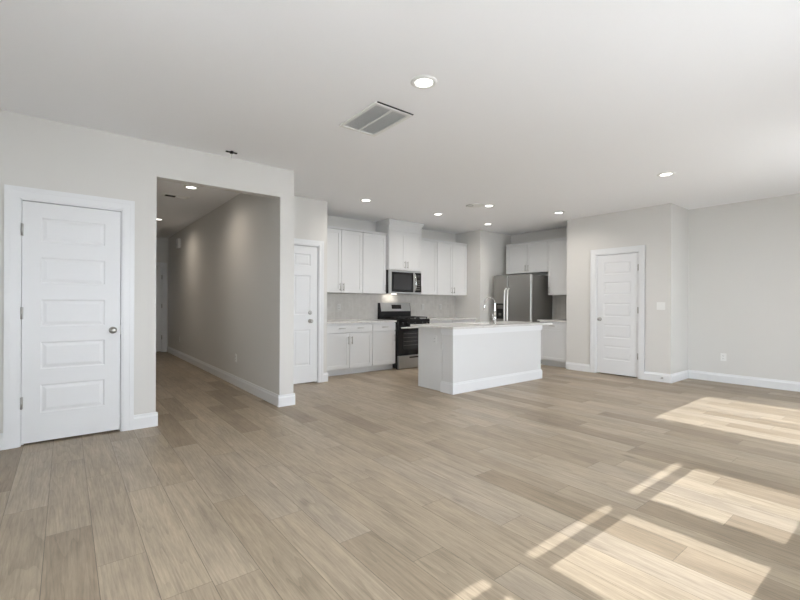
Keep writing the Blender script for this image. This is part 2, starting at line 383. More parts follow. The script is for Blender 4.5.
# ------------------------------------------------------------------ doors
def casing_mb(x0, x1, ztop, wid=.095, t=.018, y=0):
    """colonial casing round an opening x0..x1 up to ztop, standing out from y=0 to -t"""
    mb = MB()
    steps = ((0, wid, t * .55), (wid * .12, wid * .80, t * .8), (wid * .62, wid, t))
    for a, c, d in steps:
        mb.box(x0 - c, x0 - a, -d, y, 0, ztop + a)
        mb.box(x1 + a, x1 + c, -d, y, 0, ztop + a)
        mb.box(x0 - c, x1 + c, -d, y, ztop + a, ztop + c)
    return mb
def slab_mb(x0, x1, z0, z1, panels, y0, th=.036):
    """moulded slab: front frame boxes around recessed raised panels; panels = (px0,px1,pz0,pz1)"""
    mb = MB(); rec = .010
    mb.box(x0, x1, y0 + rec, y0 + th, z0, z1)
    xs_ = sorted({x0, x1, *[p[0] for p in panels], *[p[1] for p in panels]})
    zs_ = sorted({z0, z1, *[p[2] for p in panels], *[p[3] for p in panels]})
    t = bmesh.new()
    for xa, xb in zip(xs_, xs_[1:]):
        for za, zb in zip(zs_, zs_[1:]):
            cx, cz = (xa + xb) / 2, (za + zb) / 2
            if any(p[0] < cx < p[1] and p[2] < cz < p[3] for p in panels): continue
            vv = [t.verts.new(q) for q in ((xa, y0, za), (xb, y0, za), (xb, y0, zb), (xa, y0, zb))]; t.faces.new(vv)
    # outer rim
    for (ax, az), (bx_, bz) in (((x0, z0), (x1, z0)), ((x1, z0), (x1, z1)), ((x1, z1), (x0, z1)), ((x0, z1), (x0, z0))):
        t.faces.new([t.verts.new(q) for q in ((ax, y0, az), (ax, y0 + rec, az), (bx_, y0 + rec, bz), (bx_, y0, bz))])
    for (a, c, za, zb) in panels:      # sloped moulding, flat channel, raised field
        loops = [((a, c, za, zb), y0), ((a + .010, c - .010, za + .010, zb - .010), y0 + .0055), ((a + .018, c - .018, za + .018, zb - .018), y0 + .0055),
                 ((a + .040, c - .040, za + .040, zb - .040), y0 + .0010)]
        prev = None
        for (q, yy) in loops:
            ring = [t.verts.new(p_) for p_ in ((q[0], yy, q[2]), (q[1], yy, q[2]), (q[1], yy, q[3]), (q[0], yy, q[3]))]
            if prev:
                for i in range(4): t.faces.new((prev[i], prev[(i + 1) % 4], ring[(i + 1) % 4], ring[i]))
            prev = ring
        t.faces.new(prev)
    bmesh.ops.remove_doubles(t, verts=t.verts[:], dist=1e-5)
    bmesh.ops.recalc_face_normals(t, faces=t.faces[:])
    # make fronts face -y
    mb._join(t); return mb
def knob(parent, x, z, y0, mat=None):
    mb = MB(); mb.lathe([(.032, 0), (.032, .004), (.026, .008), (.012, .012), (.011, .030), (.020, .036), (.027, .046), (.028, .056), (.022, .066), (.008, .071)], (x, y0, z), (0, -1, 0), 20)
    return mb.build('knob', mat or M['nickel'], parent, label='round satin nickel door knob')
def hinges(parent, x, zz, y0):
    for z in zz:
        mb = MB(); mb.tube([(x, y0 - .006, z - .05), (x, y0 - .006, z + .05)], .0075, 8)
        mb.box(x - .012, x + .012, y0 - .002, y0 + .002, z - .05, z + .05)
        mb.build('hinge', M['nickel'], parent, label='satin nickel hinge')
def interior_door(name, loc, rz, wdt, panels, hinge_side, kx, kz, label, casing_w=.095, lock=False, cut_left=None, hz=(.355, 1.10, 1.79)):
    r = root(name, loc, rz, label, 'door', kind='structure')
    g = .012
    casing_mb(-g, wdt + g, 2.045, casing_w).build('casing', M['trim'], r)
    jb = MB(); jb.box(-g, -.003, 0, .12, 0, 2.055); jb.box(wdt + .003, wdt + g, 0, .12, 0, 2.055); jb.box(-g, wdt + g, 0, .12, 2.035, 2.055)
    jb.box(-.003, .012, .050, .062, 0, 2.035); jb.box(wdt - .012, wdt + .003, .050, .062, 0, 2.035)
    jb.build('jamb', M['trim'], r)
    s = slab_mb(0, wdt, .018, 2.030, panels, .010).build('slab', M['door'], r)
    knob(s, kx, kz, .010)
    if lock:
        mb = MB(); mb.lathe([(.031, 0), (.031, .008), (.024, .016), (.010, .017)], (kx, .010, kz + .125), (0, -1, 0), 20)
        mb.box(kx - .004, kx + .004, -.022, -.006, kz + .11, kz + .14)
        mb.build('deadbolt', M['nickel'], s, label='round nickel deadbolt')
    if hinge_side: hinges(s, -.002 if hinge_side < 0 else wdt + .002, hz, .008)
    # strip of dark threshold shadow gap is real: the slab stops 18 mm above the floor
    return r
def five(wd, side=.125):
    zz = [(.255, .495), (.625, .855), (.985, 1.215), (1.350, 1.570), (1.700, 1.905)]
    return [(side, wd - side, a, c) for a, c in zz]
r = interior_door('door_1', (-.285, YL, 0), 0, .682, five(.682, .118), -1, .625, .938,
              'nearest white five-panel closet door, left of the hall opening')
bx(.680, .686, .006, .030, .90, .975).build('strike_plate', M['nickel'], r)
# rz turned to face -X: local x runs towards -Y
r = interior_door('door_2', (XP, 3.637, 0), FX, .672, five(.672, .115), 1, .055, .938,
              'white five-panel pantry door in the wall right of the kitchen')
six = []
wd = .862
for a, c in ((.115, .375), (.487, .747)):
    six += [(a, c, .27, .80), (a, c, 1.02, 1.60), (a, c, 1.74, 1.915)]
interior_door('door_3', (2.102, 5.74, 0), 0, wd, six, 0, .742, .925, 'white six-panel door with deadbolt beside the kitchen cabinets', casing_w=.08, lock=True)
interior_door('door_4', (.99, 11.45, 0), 0, .81, five(.81), 1, .06, .93, 'white door at the far end of the hall', casing_w=.095)
# ------------------------------------------------------------------ windows behind the camera
def window(name, x0, x1, z0, z1, label):
    r = root(name, (0, 0, 0), 0, label, 'window', kind='structure')
    yg = -.38
    f = MB(); f.box(x0, x1, yg - .02, yg + .02, z0, z0 + .12); f.box(x0, x1, YB - .15, YB - .02, z1 - .04, z1)
    f.box(x0, x0 + .04, YB - .15, YB - .02, z0, z1); f.box(x1 - .04, x1, YB - .15, YB - .02, z0, z1)
    f.build('window_frame', M['trim'], r)
    bx(x0, x1, yg - .02, yg + .02, 1.48, 1.52).build('meeting_rail', M['trim'], r)
    bx(x0 + .04, x1 - .04, yg - .003, yg + .003, z0 + .11, z1 - .04).build('pane', M['window_glass'], r)
    bx(x0 - .05, x1 + .05, YB, YB + .05, z0 - .03, z0).build('window_sill', M['trim'], r)
    c = MB(); c.box(x0 - .08, x0, YB, YB + .016, z0, z1 + .08); c.box(x1, x1 + .08, YB, YB + .016, z0, z1 + .08); c.box(x0, x1, YB, YB + .016, z1, z1 + .08)
    c.build('casing', M['trim'], r)
for i, (a, c) in enumerate(xs):
    window('window_%d' % (i + 1), a, c, zs, zt, ['unseen window behind the viewer, added to light the left side', 'second window behind the viewer from the left side', 'third window behind the viewer', 'window behind the viewer next to the patio door'][i])
r = root('window_5', (0, 0, 0), 0, 'two-panel glazed patio door behind the viewer', 'window', kind='structure')
f = MB(); f.box(4.82, 4.90, YB - .15, YB - .02, 0, 2.33); f.box(6.56, 6.64, YB - .15, YB - .02, 0, 2.33); f.box(4.9, 6.56, YB - .15, YB - .02, 2.29, 2.33); f.box(4.9, 6.56, YB - .15, YB - .02, 0, .10)
f.box(5.690, 5.730, -.40, -.36, .10, 2.29)
f.build('door_frame', M['trim'], r)
bx(4.90, 5.695, -.383, -.377, .1, 2.29).build('pane', M['window_glass'], r)
bx(5.725, 6.56, -.383, -.377, .1, 2.29).build('pane', M['window_glass'], r)
r = root('window_6', (0, 0, 0), 0, 'narrow unseen window on the left, added to brighten that side', 'window', kind='structure')  # unseen opening added so sky light reaches the left of the room
f = MB(); f.box(-1.39, -1.29, 1.0, 1.05, .80, 2.1); f.box(-1.39, -1.29, 1.87, 1.92, .80, 2.1); f.box(-1.39, -1.29, 1.05, 1.87, .80, .85); f.box(-1.39, -1.29, 1.05, 1.87, 2.05, 2.1)
f.build('window_frame', M['trim'], r)
bx(-1.345, -1.335, 1.05, 1.87, .85, 2.05).build('pane', M['window_glass'], r)
# outside
S('trim_patio', bx(-12, 14, -14, YB - .2, -.20, -.10), M['concrete'], 'pale concrete patio outside the windows', 'patio')
S('trim_porch', bx(-1.5, 4.3, -1.30, YB - .16, 2.515, 2.64), M['siding'], 'porch roof outside shading the four windows', 'porch roof')

# ------------------------------------------------------------------ cabinets
def handle(parent, x, z, vertical, y0, ln=.13):
    mb = MB(); h = ln / 2; d = .030; rr = .0055
    if vertical:
        mb.tube([(x, y0 - d, z - h), (x, y0 - d, z + h)], rr, 8)
        for s_ in (-1, 1): mb.tube([(x, y0, z + s_ * (h - .02)), (x, y0 - d, z + s_ * (h - .02))], rr * .9, 8)
    else:
        mb.tube([(x - h, y0 - d, z), (x + h, y0 - d, z)], rr, 8)
        for s_ in (-1, 1): mb.tube([(x + s_ * (h - .02), y0, z), (x + s_ * (h - .02), y0 - d, z)], rr * .9, 8)
    return mb.build('handle', M['nickel'], parent, label='slim satin nickel bar pull')
def shaker(name, x0, x1, z0, z1, parent, fr=.058, y0=-.020, th=.019):
    """shaker front: four frame members and a recessed flat panel"""
    mb = MB(); e = 0
    mb.box(x0, x0 + fr, y0, y0 + th, z0, z1); mb.box(x1 - fr, x1, y0, y0 + th, z0, z1)
    mb.box(x0 + fr, x1 - fr, y0, y0 + th, z0, z0 + fr); mb.box(x0 + fr, x1 - fr, y0, y0 + th, z1 - fr, z1)
    mb.box(x0 + fr, x1 - fr, y0 + .008, y0 + th, z0 + fr, z1 - fr)
    mb.frustum(x0 + fr - .001, x1 - fr + .001, z0 + fr - .001, z1 - fr + .001, y0 + .0005, y0 + .0079, .006) if False else None
    return mb.build(name, M['cabinet'], parent)
def slabfront(name, x0, x1, z0, z1, parent, y0=-.020):
    return bx(x0, x1, y0, y0 + .019, z0, z1, bev=.0015).build(name, M['cabinet'], parent)
def base_cabinet(x, y, wd, rz, label, doors, drawer_handles, hside=1, depth=.575, htop=.855):
    r = root('base_cabinet', (x, y, 0), rz, label, 'cabinet', group=None)
    mb = MB(); mb.box(0, wd, .012, depth, .105, htop)
    mb.build('body', M['cabinet'], r)
    bx(0, wd, .07, depth, 0, .105).build('toe_kick', M['cabinet'], r)
    g = .0035
    dr = slabfront('drawer', g, wd - g, .708, htop - .012, r)
    for xx in drawer_handles: handle(dr, xx, .776, False, -.020, .13)
    zt_ = .697
    if doors == 2:
        a = shaker('door', g, wd / 2 - g, .115, zt_, r); c = shaker('door', wd / 2 + g, wd - g, .115, zt_, r)
        handle(a, wd / 2 - .035, zt_ - .12, True, -.020); handle(c, wd / 2 + .035, zt_ - .12, True, -.020)
    else:
        a = shaker('door', g, wd - g, .115, zt_, r)
        handle(a, wd - .035 if hside > 0 else .035, zt_ - .12, True, -.020)
    return r
def wall_cabinet(x, y, wd, rz, z0, z1, label, doors, hside=1, depth=.33, cap=.035, zdoor=None, gap_left=0):
    r = root('wall_cabinet', (x, y, z0), rz, label, 'cabinet')
    hh = z1 - z0
    bx(0, wd, .012, depth, 0, hh).build('body', M['cabinet'], r)
    zd = (zdoor - z0) if zdoor else hh - .008
    if cap:
        mb = MB(); mb.box(0, wd, -.026, depth, hh, hh + cap * .45); mb.box(0, wd, -.032, depth, hh + cap * .45, hh + cap)
        mb.build('top_trim', M['cabinet'], r)
    g = .0035; x0 = g + gap_left
    if gap_left: bx(0, gap_left, -.018, 0, 0, hh - .008).build('filler_strip', M['cabinet'], r)
    mid = (x0 + wd - g) / 2
    if doors == 2:
        a = shaker('door', x0, mid - g, .004, zd, r); c = shaker('door', mid + g, wd - g, .004, zd, r)
        handle(a, mid - .035, .10, True, -.020); handle(c, mid + .035, .10, True, -.020)
    else:
        a = shaker('door', x0, wd - g, .004, zd, r)
        handle(a, wd - .035 if hside > 0 else x0 + .035, .10, True, -.020)
    return r
BF = 6.04     # front plane (of the carcass) of back wall base cabinets
base_cabinet(3.240, BF, .920, 0, 'widest white base cabinet, two doors under a drawer with two pulls, left of range', 2, (.30, .66))
base_cabinet(4.162, BF, .500, 0, 'narrow one-door white base cabinet touching the left side of the range', 1, (.250,), 1)
base_cabinet(5.425, BF, .685, 0, 'white base cabinet touching the right side of the range', 2, (.34,))
base_cabinet(6.112, BF, .685, 0, 'white base cabinet in the kitchen corner, right of the range, behind the island', 2, (.34,))
UF = 6.29
wall_cabinet(3.250, UF, .866, 0, 1.37, 2.448, 'leftmost white two-door wall cabinet, above the wide base cabinet', 2)
wall_cabinet(4.118, UF, .512, 0, 1.37, 2.448, 'single-door white wall cabinet left of the microwave', 1)
wall_cabinet(5.425, UF, .490, 0, 1.37, 2.448, 'single-door white wall cabinet right of the microwave', 1, -1)
wall_cabinet(5.917, UF, .880, 0, 1.37, 2.448, 'two-door white wall cabinet in the corner right of the microwave', 2)
# raised cabinet above the microwave with crown to the ceiling
TF = 6.21
r = root('wall_cabinet', (4.632, TF, 1.815), 0, 'tall-topped white cabinet with crown moulding above the microwave', 'cabinet')
bx(0, .790, 0, .41, 0, .885).build('body', M['cabinet'], r)
a = shaker('door', .003, .3935, .004, .712, r); c = shaker('door', .3965, .787, .004, .712, r)
handle(a, .36, .10, True, -.02); handle(c, .43, .10, True, -.02)
mb = MB(); mb.box(0, .790, -.018, 0, .718, .83)
mb.prof([(0, .83), (-.020, .83), (-.024, .842), (-.040, .892), (-.046, .898), (-.046, .922), (0, .922)], -.0, .790, 'x')
# crown returns on both sides
mb.prof([(0, .83), (-.004, .83), (-.006, .842), (-.018, .892), (-.022, .898), (-.022, .922), (0, .922)], -.046, .36, 'y')
mb.prof([(.790, .83), (.794, .83), (.796, .842), (.820, .892), (.826, .898), (.826, .922), (.790, .922)], -.046, .36, 'y')
mb.build('crown_moulding', M['cabinet'], r)
# alcove cabinets (facing -X)
wall_cabinet(7.58, 5.825, 1.025, FX, 1.84, 2.448, 'short two-door white wall cabinet above the refrigerator', 2, depth=.30, gap_left=.06)
wall_cabinet(7.58, 4.798, .590, FX, 1.37, 2.448, 'single-door white wall cabinet right of the refrigerator', 1, -1, depth=.30)
base_cabinet(7.285, 4.800, .592, FX, 'single-door white base cabinet right of the refrigerator', 1, (.30,), -1, depth=.60)

# ------------------------------------------------------------------ worktops and backsplash
def worktop(name, parts, label):
    mb = MB()
    for p in parts: mb.box(*p, bev=0)
    return mb.build(name, M['quartz'], None, label=label, cat='countertop')
ZT = .887
worktop('countertop', [(3.122, 4.668, 6.000, 6.607, .856, ZT)], 'pale quartz countertop left of the range')
worktop('countertop', [(5.422, 6.798, 6.000, 6.607, .856, ZT)], 'pale quartz countertop right of the range, below the corner wall cabinets')
worktop('countertop', [(7.245, 7.877, 4.205, 4.835, .856, ZT)], 'small pale quartz countertop right of the refrigerator')
S('trim_backsplash', bx(3.12, 6.80, 6.609, 6.62, ZT, 1.37), M['tile'], 'beige glazed tile backsplash behind the range', 'backsplash')
tb = bx(0, .65, 0, .011, 0, 1.37 - ZT).build('trim_backsplash_alcove', M['tile'], None, label='tile backsplash right of the refrigerator', cat='backsplash', kind='structure')
tb.location = (7.879, 4.852, ZT); tb.rotation_euler = (0, 0, FX)

# ------------------------------------------------------------------ range
RX0, RX1, RF = 4.674, 5.416, 5.955
r = root('range', (RX0, RF, 0), 0, 'stainless and black freestanding range between the base cabinets', 'oven')
rw = RX1 - RX0
mb = MB(); mb.box(0, rw, .03, .645, .02, .86); mb.box(.03, .07, .06, .10, 0, .03); mb.box(rw - .07, rw - .03, .06, .10, 0, .03); mb.box(.03, .07, .56, .60, 0, .03); mb.box(rw - .07, rw - .03, .56, .60, 0, .03)
mb.build('body', M['black'], r)
mb = MB(); mb.box(-.004, rw + .004, -.012, .645, .860, .905, bev=.004)
ct = mb.build('cooktop', M['glass_black'], r)
for gx0 in (.03, .40):
    mb = MB()
    for yy in (.06, .20, .34, .48): mb.box(gx0, gx0 + .335, yy - .006, yy + .006, .925, .94)
    for xx in (gx0 + .006, gx0 + .168, gx0 + .329): mb.box(xx - .006, xx + .006, .05, .50, .925, .94)
    for xx in (gx0 + .006, gx0 + .329):
        for yy in (.06, .48): mb.box(xx - .006, xx + .006, yy - .006, yy + .006, .905, .925)
    mb.build('grate', M['iron'], ct)
for bx0, by0 in ((.20, .13), (.20, .41), (.57, .13), (.57, .41)):
    mb = MB(); mb.lathe([(.045, 0), (.045, .008), (.03, .012), (.03, .016)], (bx0, by0, .905), (0, 0, 1), 20)
    mb.build('burner', M['iron'], ct)
mb = MB(); mb.prof([(.03, .80), (-.012, .80), (-.012, .858), (.03, .858)], 0, rw, 'x')
cp = mb.build('control_panel', M['glass_black'], r)
for kx in (.09, .20, .38, .56, .67):
    mb = MB(); mb.lathe([(.018, 0), (.018, .006), (.015, .018), (.012, .022)], (kx, -.012, .829), (0, -1, 0), 16)
    mb.build('knob', M['black'], cp)
mb = MB(); mb.box(.004, rw - .004, -.012, .03, .255, .795, bev=.004)
d = mb.build('oven_door', M['glass_black'], r)
bx(.10, rw - .10, -.014, -.011, .36, .68).build('window', M['oven_glass'], d)
mb = MB()
for zz in (.43, .50, .57, .64): mb.box(.11, rw - .11, -.0155, -.0138, zz, zz + .004)
mb.build('oven_rack', M['fridge_side'], d)
mb = MB(); mb.tube([(.03, -.060, .752), (rw - .03, -.060, .752)], .0135, 12)
for xx in (.06, rw - .06): mb.tube([(xx, -.012, .752), (xx, -.060, .752)], .010, 8)
mb.build('handle', M['bright'], d, label='bright stainless oven door handle')
mb = MB(); mb.box(.004, rw - .004, -.012, .03, .015, .245, bev=.004)
dw = mb.build('drawer', M['steel'], r, label='stainless storage drawer')
bx(rw / 2 - .12, rw / 2 + .12, -.0135, -.0118, .195, .222).build('pull_slot', M['black'], dw)
# backguard: black base, tilted stainless face
mb = MB(); mb.prof([(.545, .905), (.545, 1.035), (.580, 1.200), (.645, 1.200), (.645, .905)], 0, rw, 'x')
b_ = mb.build('backguard', M['black'], r)
mb = MB(); mb.prof([(.543, 1.04), (.577, 1.203), (.600, 1.206), (.600, 1.045)], .012, rw - .012, 'x')
st = mb.build('control_face', M['steel'], b_, label='stainless control face')
mb = MB(); mb.prof([(.5450, 1.085), (.5620, 1.165), (.580, 1.165), (.580, 1.085)], .27, .50, 'x')
dd = mb.build('display', M['glass_black'], b_)

# ------------------------------------------------------------------ microwave
MW0, MW1, MF = 4.640, 5.414, 6.19
r = root('microwave', (MW0, MF, 1.375), 0, 'stainless over-range microwave under the raised cabinet', 'microwave')
mw = MW1 - MW0; mh = .435
bx(0, mw, .03, .41, 0, mh).build('body', M['black'], r)
mb = MB(); mb.box(0, mw, -.002, .03, 0, .030, bev=.002); mb.box(0, mw, -.002, .03, mh - .035, mh, bev=.002); mb.box(0, .055, -.002, .03, .030, mh - .035); mb.box(.575, .615, -.002, .03, .03, mh - .035)
mb.build('door_frame', M['steel'], r, label='stainless door frame')
bx(.055, .575, 0, .03, .030, mh - .035).build('door_window', M['glass_black'], r)
bx(.10, .53, -.0015, .001, .075, mh - .08).build('window_mesh', M['oven_glass'], r)
cpn = bx(.615, mw, -.001, .03, .030, mh - .035).build('control_panel', M['glass_black'], r)
mb = MB()
for i in range(5):
    for j in range(3): mb.box(.650 + j * .032, .672 + j * .032, -.0025, -.001, .07 + i * .042, .095 + i * .042)
mb.build('button', M['fridge_side'], cpn, kind='stuff')
bx(.645, .74, -.0025, -.001, .32, .36).build('display', M['oven_glass'], cpn)
mb = MB(); mb.tube([(.598, -.004, .05), (.598, -.035, .075), (.598, -.050, .14), (.598, -.055, .215), (.598, -.050, .29), (.598, -.035, .355), (.598, -.004, .38)], .0115, 10)
mb.build('handle', M['chrome'], r, label='bowed stainless handle')
bx(.26, .36, .24, .29, -.006, 0).build('under_light', M['lamp'], r)
ld = bpy.data.lights.new('microwave_light', 'AREA'); ld.shape = 'RECTANGLE'; ld.size = .10; ld.size_y = .05; ld.energy = 0.8; ld.color = (1, .93, .82)
lo = bpy.data.objects.new('microwave_light', ld); C.objects.link(lo); lo.location = (.31, .27, -.012); lo.rotation_euler = (math.radians(25), 0, 0); lo.parent = r

# ------------------------------------------------------------------ refrigerator (facing -X)
r = root('refrigerator', (7.10, 5.79, 0), FX, 'stainless side-by-side refrigerator with water dispenser in the alcove', 'refrigerator')
fw = .92
bx(.005, fw - .005, .075, .74, .03, 1.765, bev=.006).build('body', M['fridge_side'], r, label='dark grey refrigerator cabinet')
bx(.02, fw - .02, .05, .60, 0, .085).build('base_grille', M['black'], r)
def fdoor(a, c):
    t = bmesh.new(); rr = .03; pts = []
    for cx, s0 in ((a + rr, 180), (c - rr, 270)):
        for i in range(7):
            an = math.radians(s0 + i * 15); pts.append((cx + rr * math.cos(an), rr + rr * math.sin(an)))
    pts += [(c, .068), (a, .068)]
    t.free(); return MB().prof(pts, .09, 1.78, 'z')
dl = fdoor(.003, .357).build('freezer_door', M['steel_v'], r)
dr = fdoor(.363, fw - .003).build('fridge_door', M['steel_v'], r)
bb = bx(.085, .275, -.006, .005, .87, 1.20, bev=.003).build('dispenser', M['black'], dl, label='black water and ice dispenser')
bx(.105, .255, -.009, -.005, 1.09, 1.17).build('dispenser_display', M['fridge_side'], dl)
bx(.15, .21, -.02, -.006, .95, 1.0).build('dispenser_lever', M['fridge_side'], dl)
bx(.10, .26, -.03, -.005, .87, .885).build('drip_tray', M['fridge_side'], dl)
for xx, dpar in ((.325, dl), (.395, dr)):
    mb = MB(); mb.tube([(xx, 0, .50), (xx, -.040, .54), (xx, -.055, .70), (xx, -.058, 1.02), (xx, -.055, 1.32), (xx, -.040, 1.47), (xx, 0, 1.51)], .017, 10)
    mb.build('handle', M['bright'], dpar, label='long bright stainless handle')
for hx in (.05, fw - .13): bx(hx, hx + .08, .02, .10, 1.765, 1.79).build('hinge_cover', M['fridge_side'], r)

# ------------------------------------------------------------------ island
r = root('kitchen_island', (5.02, 4.28, 0), 0, 'white kitchen island with panelled back and baseboard', 'kitchen island')
ox, oy = -5.02, -4.28
def ib(x0, x1, y0, y1, z0, z1, bev=0): return bx(x0 + ox, x1 + ox, y0 + oy, y1 + oy, z0, z1, bev=bev)
IX0, IX1 = 4.0, 6.0
ib(IX0, IX1, 3.93, 4.13, 0, .857).build('back_wall', M['cabinet'], r)
mb = MB(); o_ = MB()
mb.box(IX0 - .018 + ox, IX1 + .018 + ox, 3.912 + oy, 4.148 + oy, 0, .125); mb.box(IX0 - .010 + ox, IX1 + .010 + ox, 3.920 + oy, 4.140 + oy, .125, .145)
mb.build('baseboard', M['trim'], r)
mb = MB(); mb.box(IX0 - .010 + ox, IX1 + .010 + ox, 3.920 + oy, 4.140 + oy, .775, .795); mb.box(IX0 - .016 + ox, IX1 + .016 + ox, 3.914 + oy, 4.146 + oy, .795, .857)
mb.build('top_moulding', M['trim'], r)
ib(IX0 + .02, IX1 - .02, 4.148, 4.64, .10, .857).build('cabinet_body', M['cabinet'], r)
mb = MB(); mb.box(IX0 + .02 + ox, IX1 - .02 + ox, 4.148 + oy, 4.57 + oy, 0, .10)
mb.box(IX0 + .012 + ox, IX0 + .03 + ox, 4.148 + oy, 4.64 + oy, 0, .857)
mb.box(IX1 - .03 + ox, IX1 - .012 + ox, 4.148 + oy, 4.64 + oy, 0, .857)
mb.build('side_panel', M['cabinet'], r)
# fronts on the kitchen side
xx = IX0 + .035
for i, wd_ in enumerate((.45, .60, .45, .45)):
    e = root('front', (xx + wd_ + ox, 4.64 + oy, 0), PI); C.objects.unlink(e); bpy.data.objects.remove(e)
    for nm, z0_, z1_ in (('drawer', .705, .845), ('door', .115, .697)):
        fr = .05; y0_ = 4.64 + oy; X0 = xx + ox + .002; X1 = xx + wd_ + ox - .002
        mb = MB(); mb.box(X0, X1, y0_, y0_ + .012, z0_, z1_)
        mb.box(X0, X0 + fr, y0_ + .012, y0_ + .02, z0_, z1_); mb.box(X1 - fr, X1, y0_ + .012, y0_ + .02, z0_, z1_)
        if nm == 'door':
            mb.box(X0 + fr, X1 - fr, y0_ + .012, y0_ + .02, z0_, z0_ + fr); mb.box(X0 + fr, X1 - fr, y0_ + .012, y0_ + .02, z1_ - fr, z1_)
        dd_ = mb.build(nm, M['cabinet'], r)
        hb = MB(); cx_ = (X0 + X1) / 2; zc = (z0_ + z1_) / 2 if nm == 'drawer' else z1_ - .06
        hb.tube([(cx_ - .065, y0_ + .05, zc), (cx_ + .065, y0_ + .05, zc)], .0055, 8)
        for s_ in (-1, 1): hb.tube([(cx_ + s_ * .045, y0_ + .02, zc), (cx_ + s_ * .045, y0_ + .05, zc)], .005, 8)
        hb.build('handle', M['nickel'], dd_)
    xx += wd_
# worktop with sink cut-out
WX0, WX1, WY0, WY1 = 3.955, 6.26, 3.885, 4.76
SX0, SX1, SY0, SY1 = 4.90, 5.56, 4.22, 4.62
mb = MB(); zb_ = .857
mb.box(WX0, SX0, WY0, WY1, zb_, ZT); mb.box(SX1, WX1, WY0, WY1, zb_, ZT); mb.box(SX0, SX1, WY0, SY0, zb_, ZT); mb.box(SX0, SX1, SY1, WY1, zb_, ZT)
bmesh.ops.remove_doubles(mb.bm, verts=mb.bm.verts[:], dist=1e-5)
mb.build('island_countertop', M['quartz'], None, label='long pale quartz worktop on the white island', cat='countertop')
r = root('sink', (5.23, 4.42, .66), 0, 'undermount stainless sink set into the island worktop', 'sink')
mb = MB(); a, c = .335, .205
mb.box(-a, a, -c, c, 0, .012); mb.box(-a, -a + .01, -c, c, 0, .196); mb.box(a - .01, a, -c, c, 0, .196); mb.box(-a, a, -c, -c + .01, 0, .196); mb.box(-a, a, c - .01, c, 0, .196)
mb.build('basin', M['steel'], r)
mb = MB(); mb.lathe([(.045, 0), (.045, .004), (.03, .005), (.028, .001)], (0, 0, .012), (0, 0, 1), 20); mb.build('drain', M['chrome'], r)
# faucet: gooseneck reaching over the sink (+Y)
FXX, FY = 5.145, 4.17
r = root('faucet', (FXX, FY, ZT), 0, 'tall chrome gooseneck pull-down faucet on the island', 'faucet')
MB().lathe([(.028, 0), (.028, .008), (.021, .014), (.020, .10), (.017, .115), (.0135, .125)], (0, 0, 0), (0, 0, 1), 20).build('base', M['chrome'], r)
pts = [(0, 0, .12), (0, 0, .20), (0, 0, .305)]
R_ = .098
for i in range(1, 15):
    an = math.radians(180 - i * 13.2); pts.append((-.012 * i / 14, R_ + R_ * math.cos(an), .305 + R_ * math.sin(an)))
sp = MB().tube(pts, .0125, 14).build('spout', M['chrome'], r)
ex, ey, ez = pts[-1]
MB().lathe([(.0135, 0), (.016, .01), (.0175, .05), (.0165, .085), (.014, .09)], (ex, ey, ez), (0, .05, -1), 16).build('spray_head', M['chrome'], sp)
mb = MB(); mb.tube([(-.018, 0, .075), (-.045, 0, .078)], .012, 12); mb.tube([(-.042, 0, .078), (-.060, -.005, .120), (-.068, -.008, .165)], [.008, .006, .005], 10)
mb.build('lever_handle', M['chrome'], r)

# ------------------------------------------------------------------ wall plates
def outlet(loc, rz, label, kind='outlet', group=None, pm='plastic'):
    r = root('outlet' if kind == 'outlet' else 'light_switch', loc, rz, label, 'outlet' if kind == 'outlet' else 'light switch', group)
    wdt = .072 if kind == 'outlet' else .118
    bx(-wdt / 2, wdt / 2, -.006, 0, -.058, .058, bev=.002).build('cover_plate', M[pm], r)
    if kind == 'outlet':
        for z in (-.021, .021):
            o_ = bx(-.017, .017, -.009, -.005, z - .014, z + .014, bev=.001).build('socket', M[pm], r)
            mb = MB(); mb.box(-.008, -.005, -.0096, -.0085, z - .006, z + .006); mb.box(.005, .008, -.0096, -.0085, z - .006, z + .006)
            mb.build('slot', M['dark'], o_)
    else:
        for x_ in (-.024, .024): bx(x_ - .016, x_ + .016, -.010, -.005, -.033, .033, bev=.002).build('rocker', M['plastic'], r)
    return r
outlet((XR, 2.016, .388), FX, 'white outlet low on the plain right wall')
outlet((XP, 2.628, 1.171), FX, 'white double light switch right of the pantry door', 'switch')
outlet((1.93, 6.25, .395), FX, 'white outlet low on the hall wall, nearer one')
outlet((1.93, 10.10, .39), FX, 'white outlet low at the far end of the hall wall')
outlet((4.012, 4.29, .69), FX, 'white outlet on the side panel of the kitchen island', pm='cabinet')
outlet((3.83, 6.609, 1.12), 0, 'backsplash outlet left of the range, under the wall cabinets', pm='plate')
outlet((5.83, 6.609, 1.12), 0, 'backsplash outlet just right of the range', pm='plate')
outlet((6.33, 6.609, 1.12), 0, 'backsplash outlet nearest the kitchen corner', pm='plate')
# door chime high on the hall wall
r = root('door_chime', (1.93, 10.15, 2.46), FX, 'white door chime box high on the hall wall', 'door chime')
bx(-.09, .09, -.055, 0, -.10, .10, bev=.012).build('housing', M['plastic'], r)
mb = MB()
for i in range(5): mb.box(-.06, .06, -.0565, -.0545, -.06 + i * .01, -.056 + i * .01)
mb.build('grille', M['duct'], r)
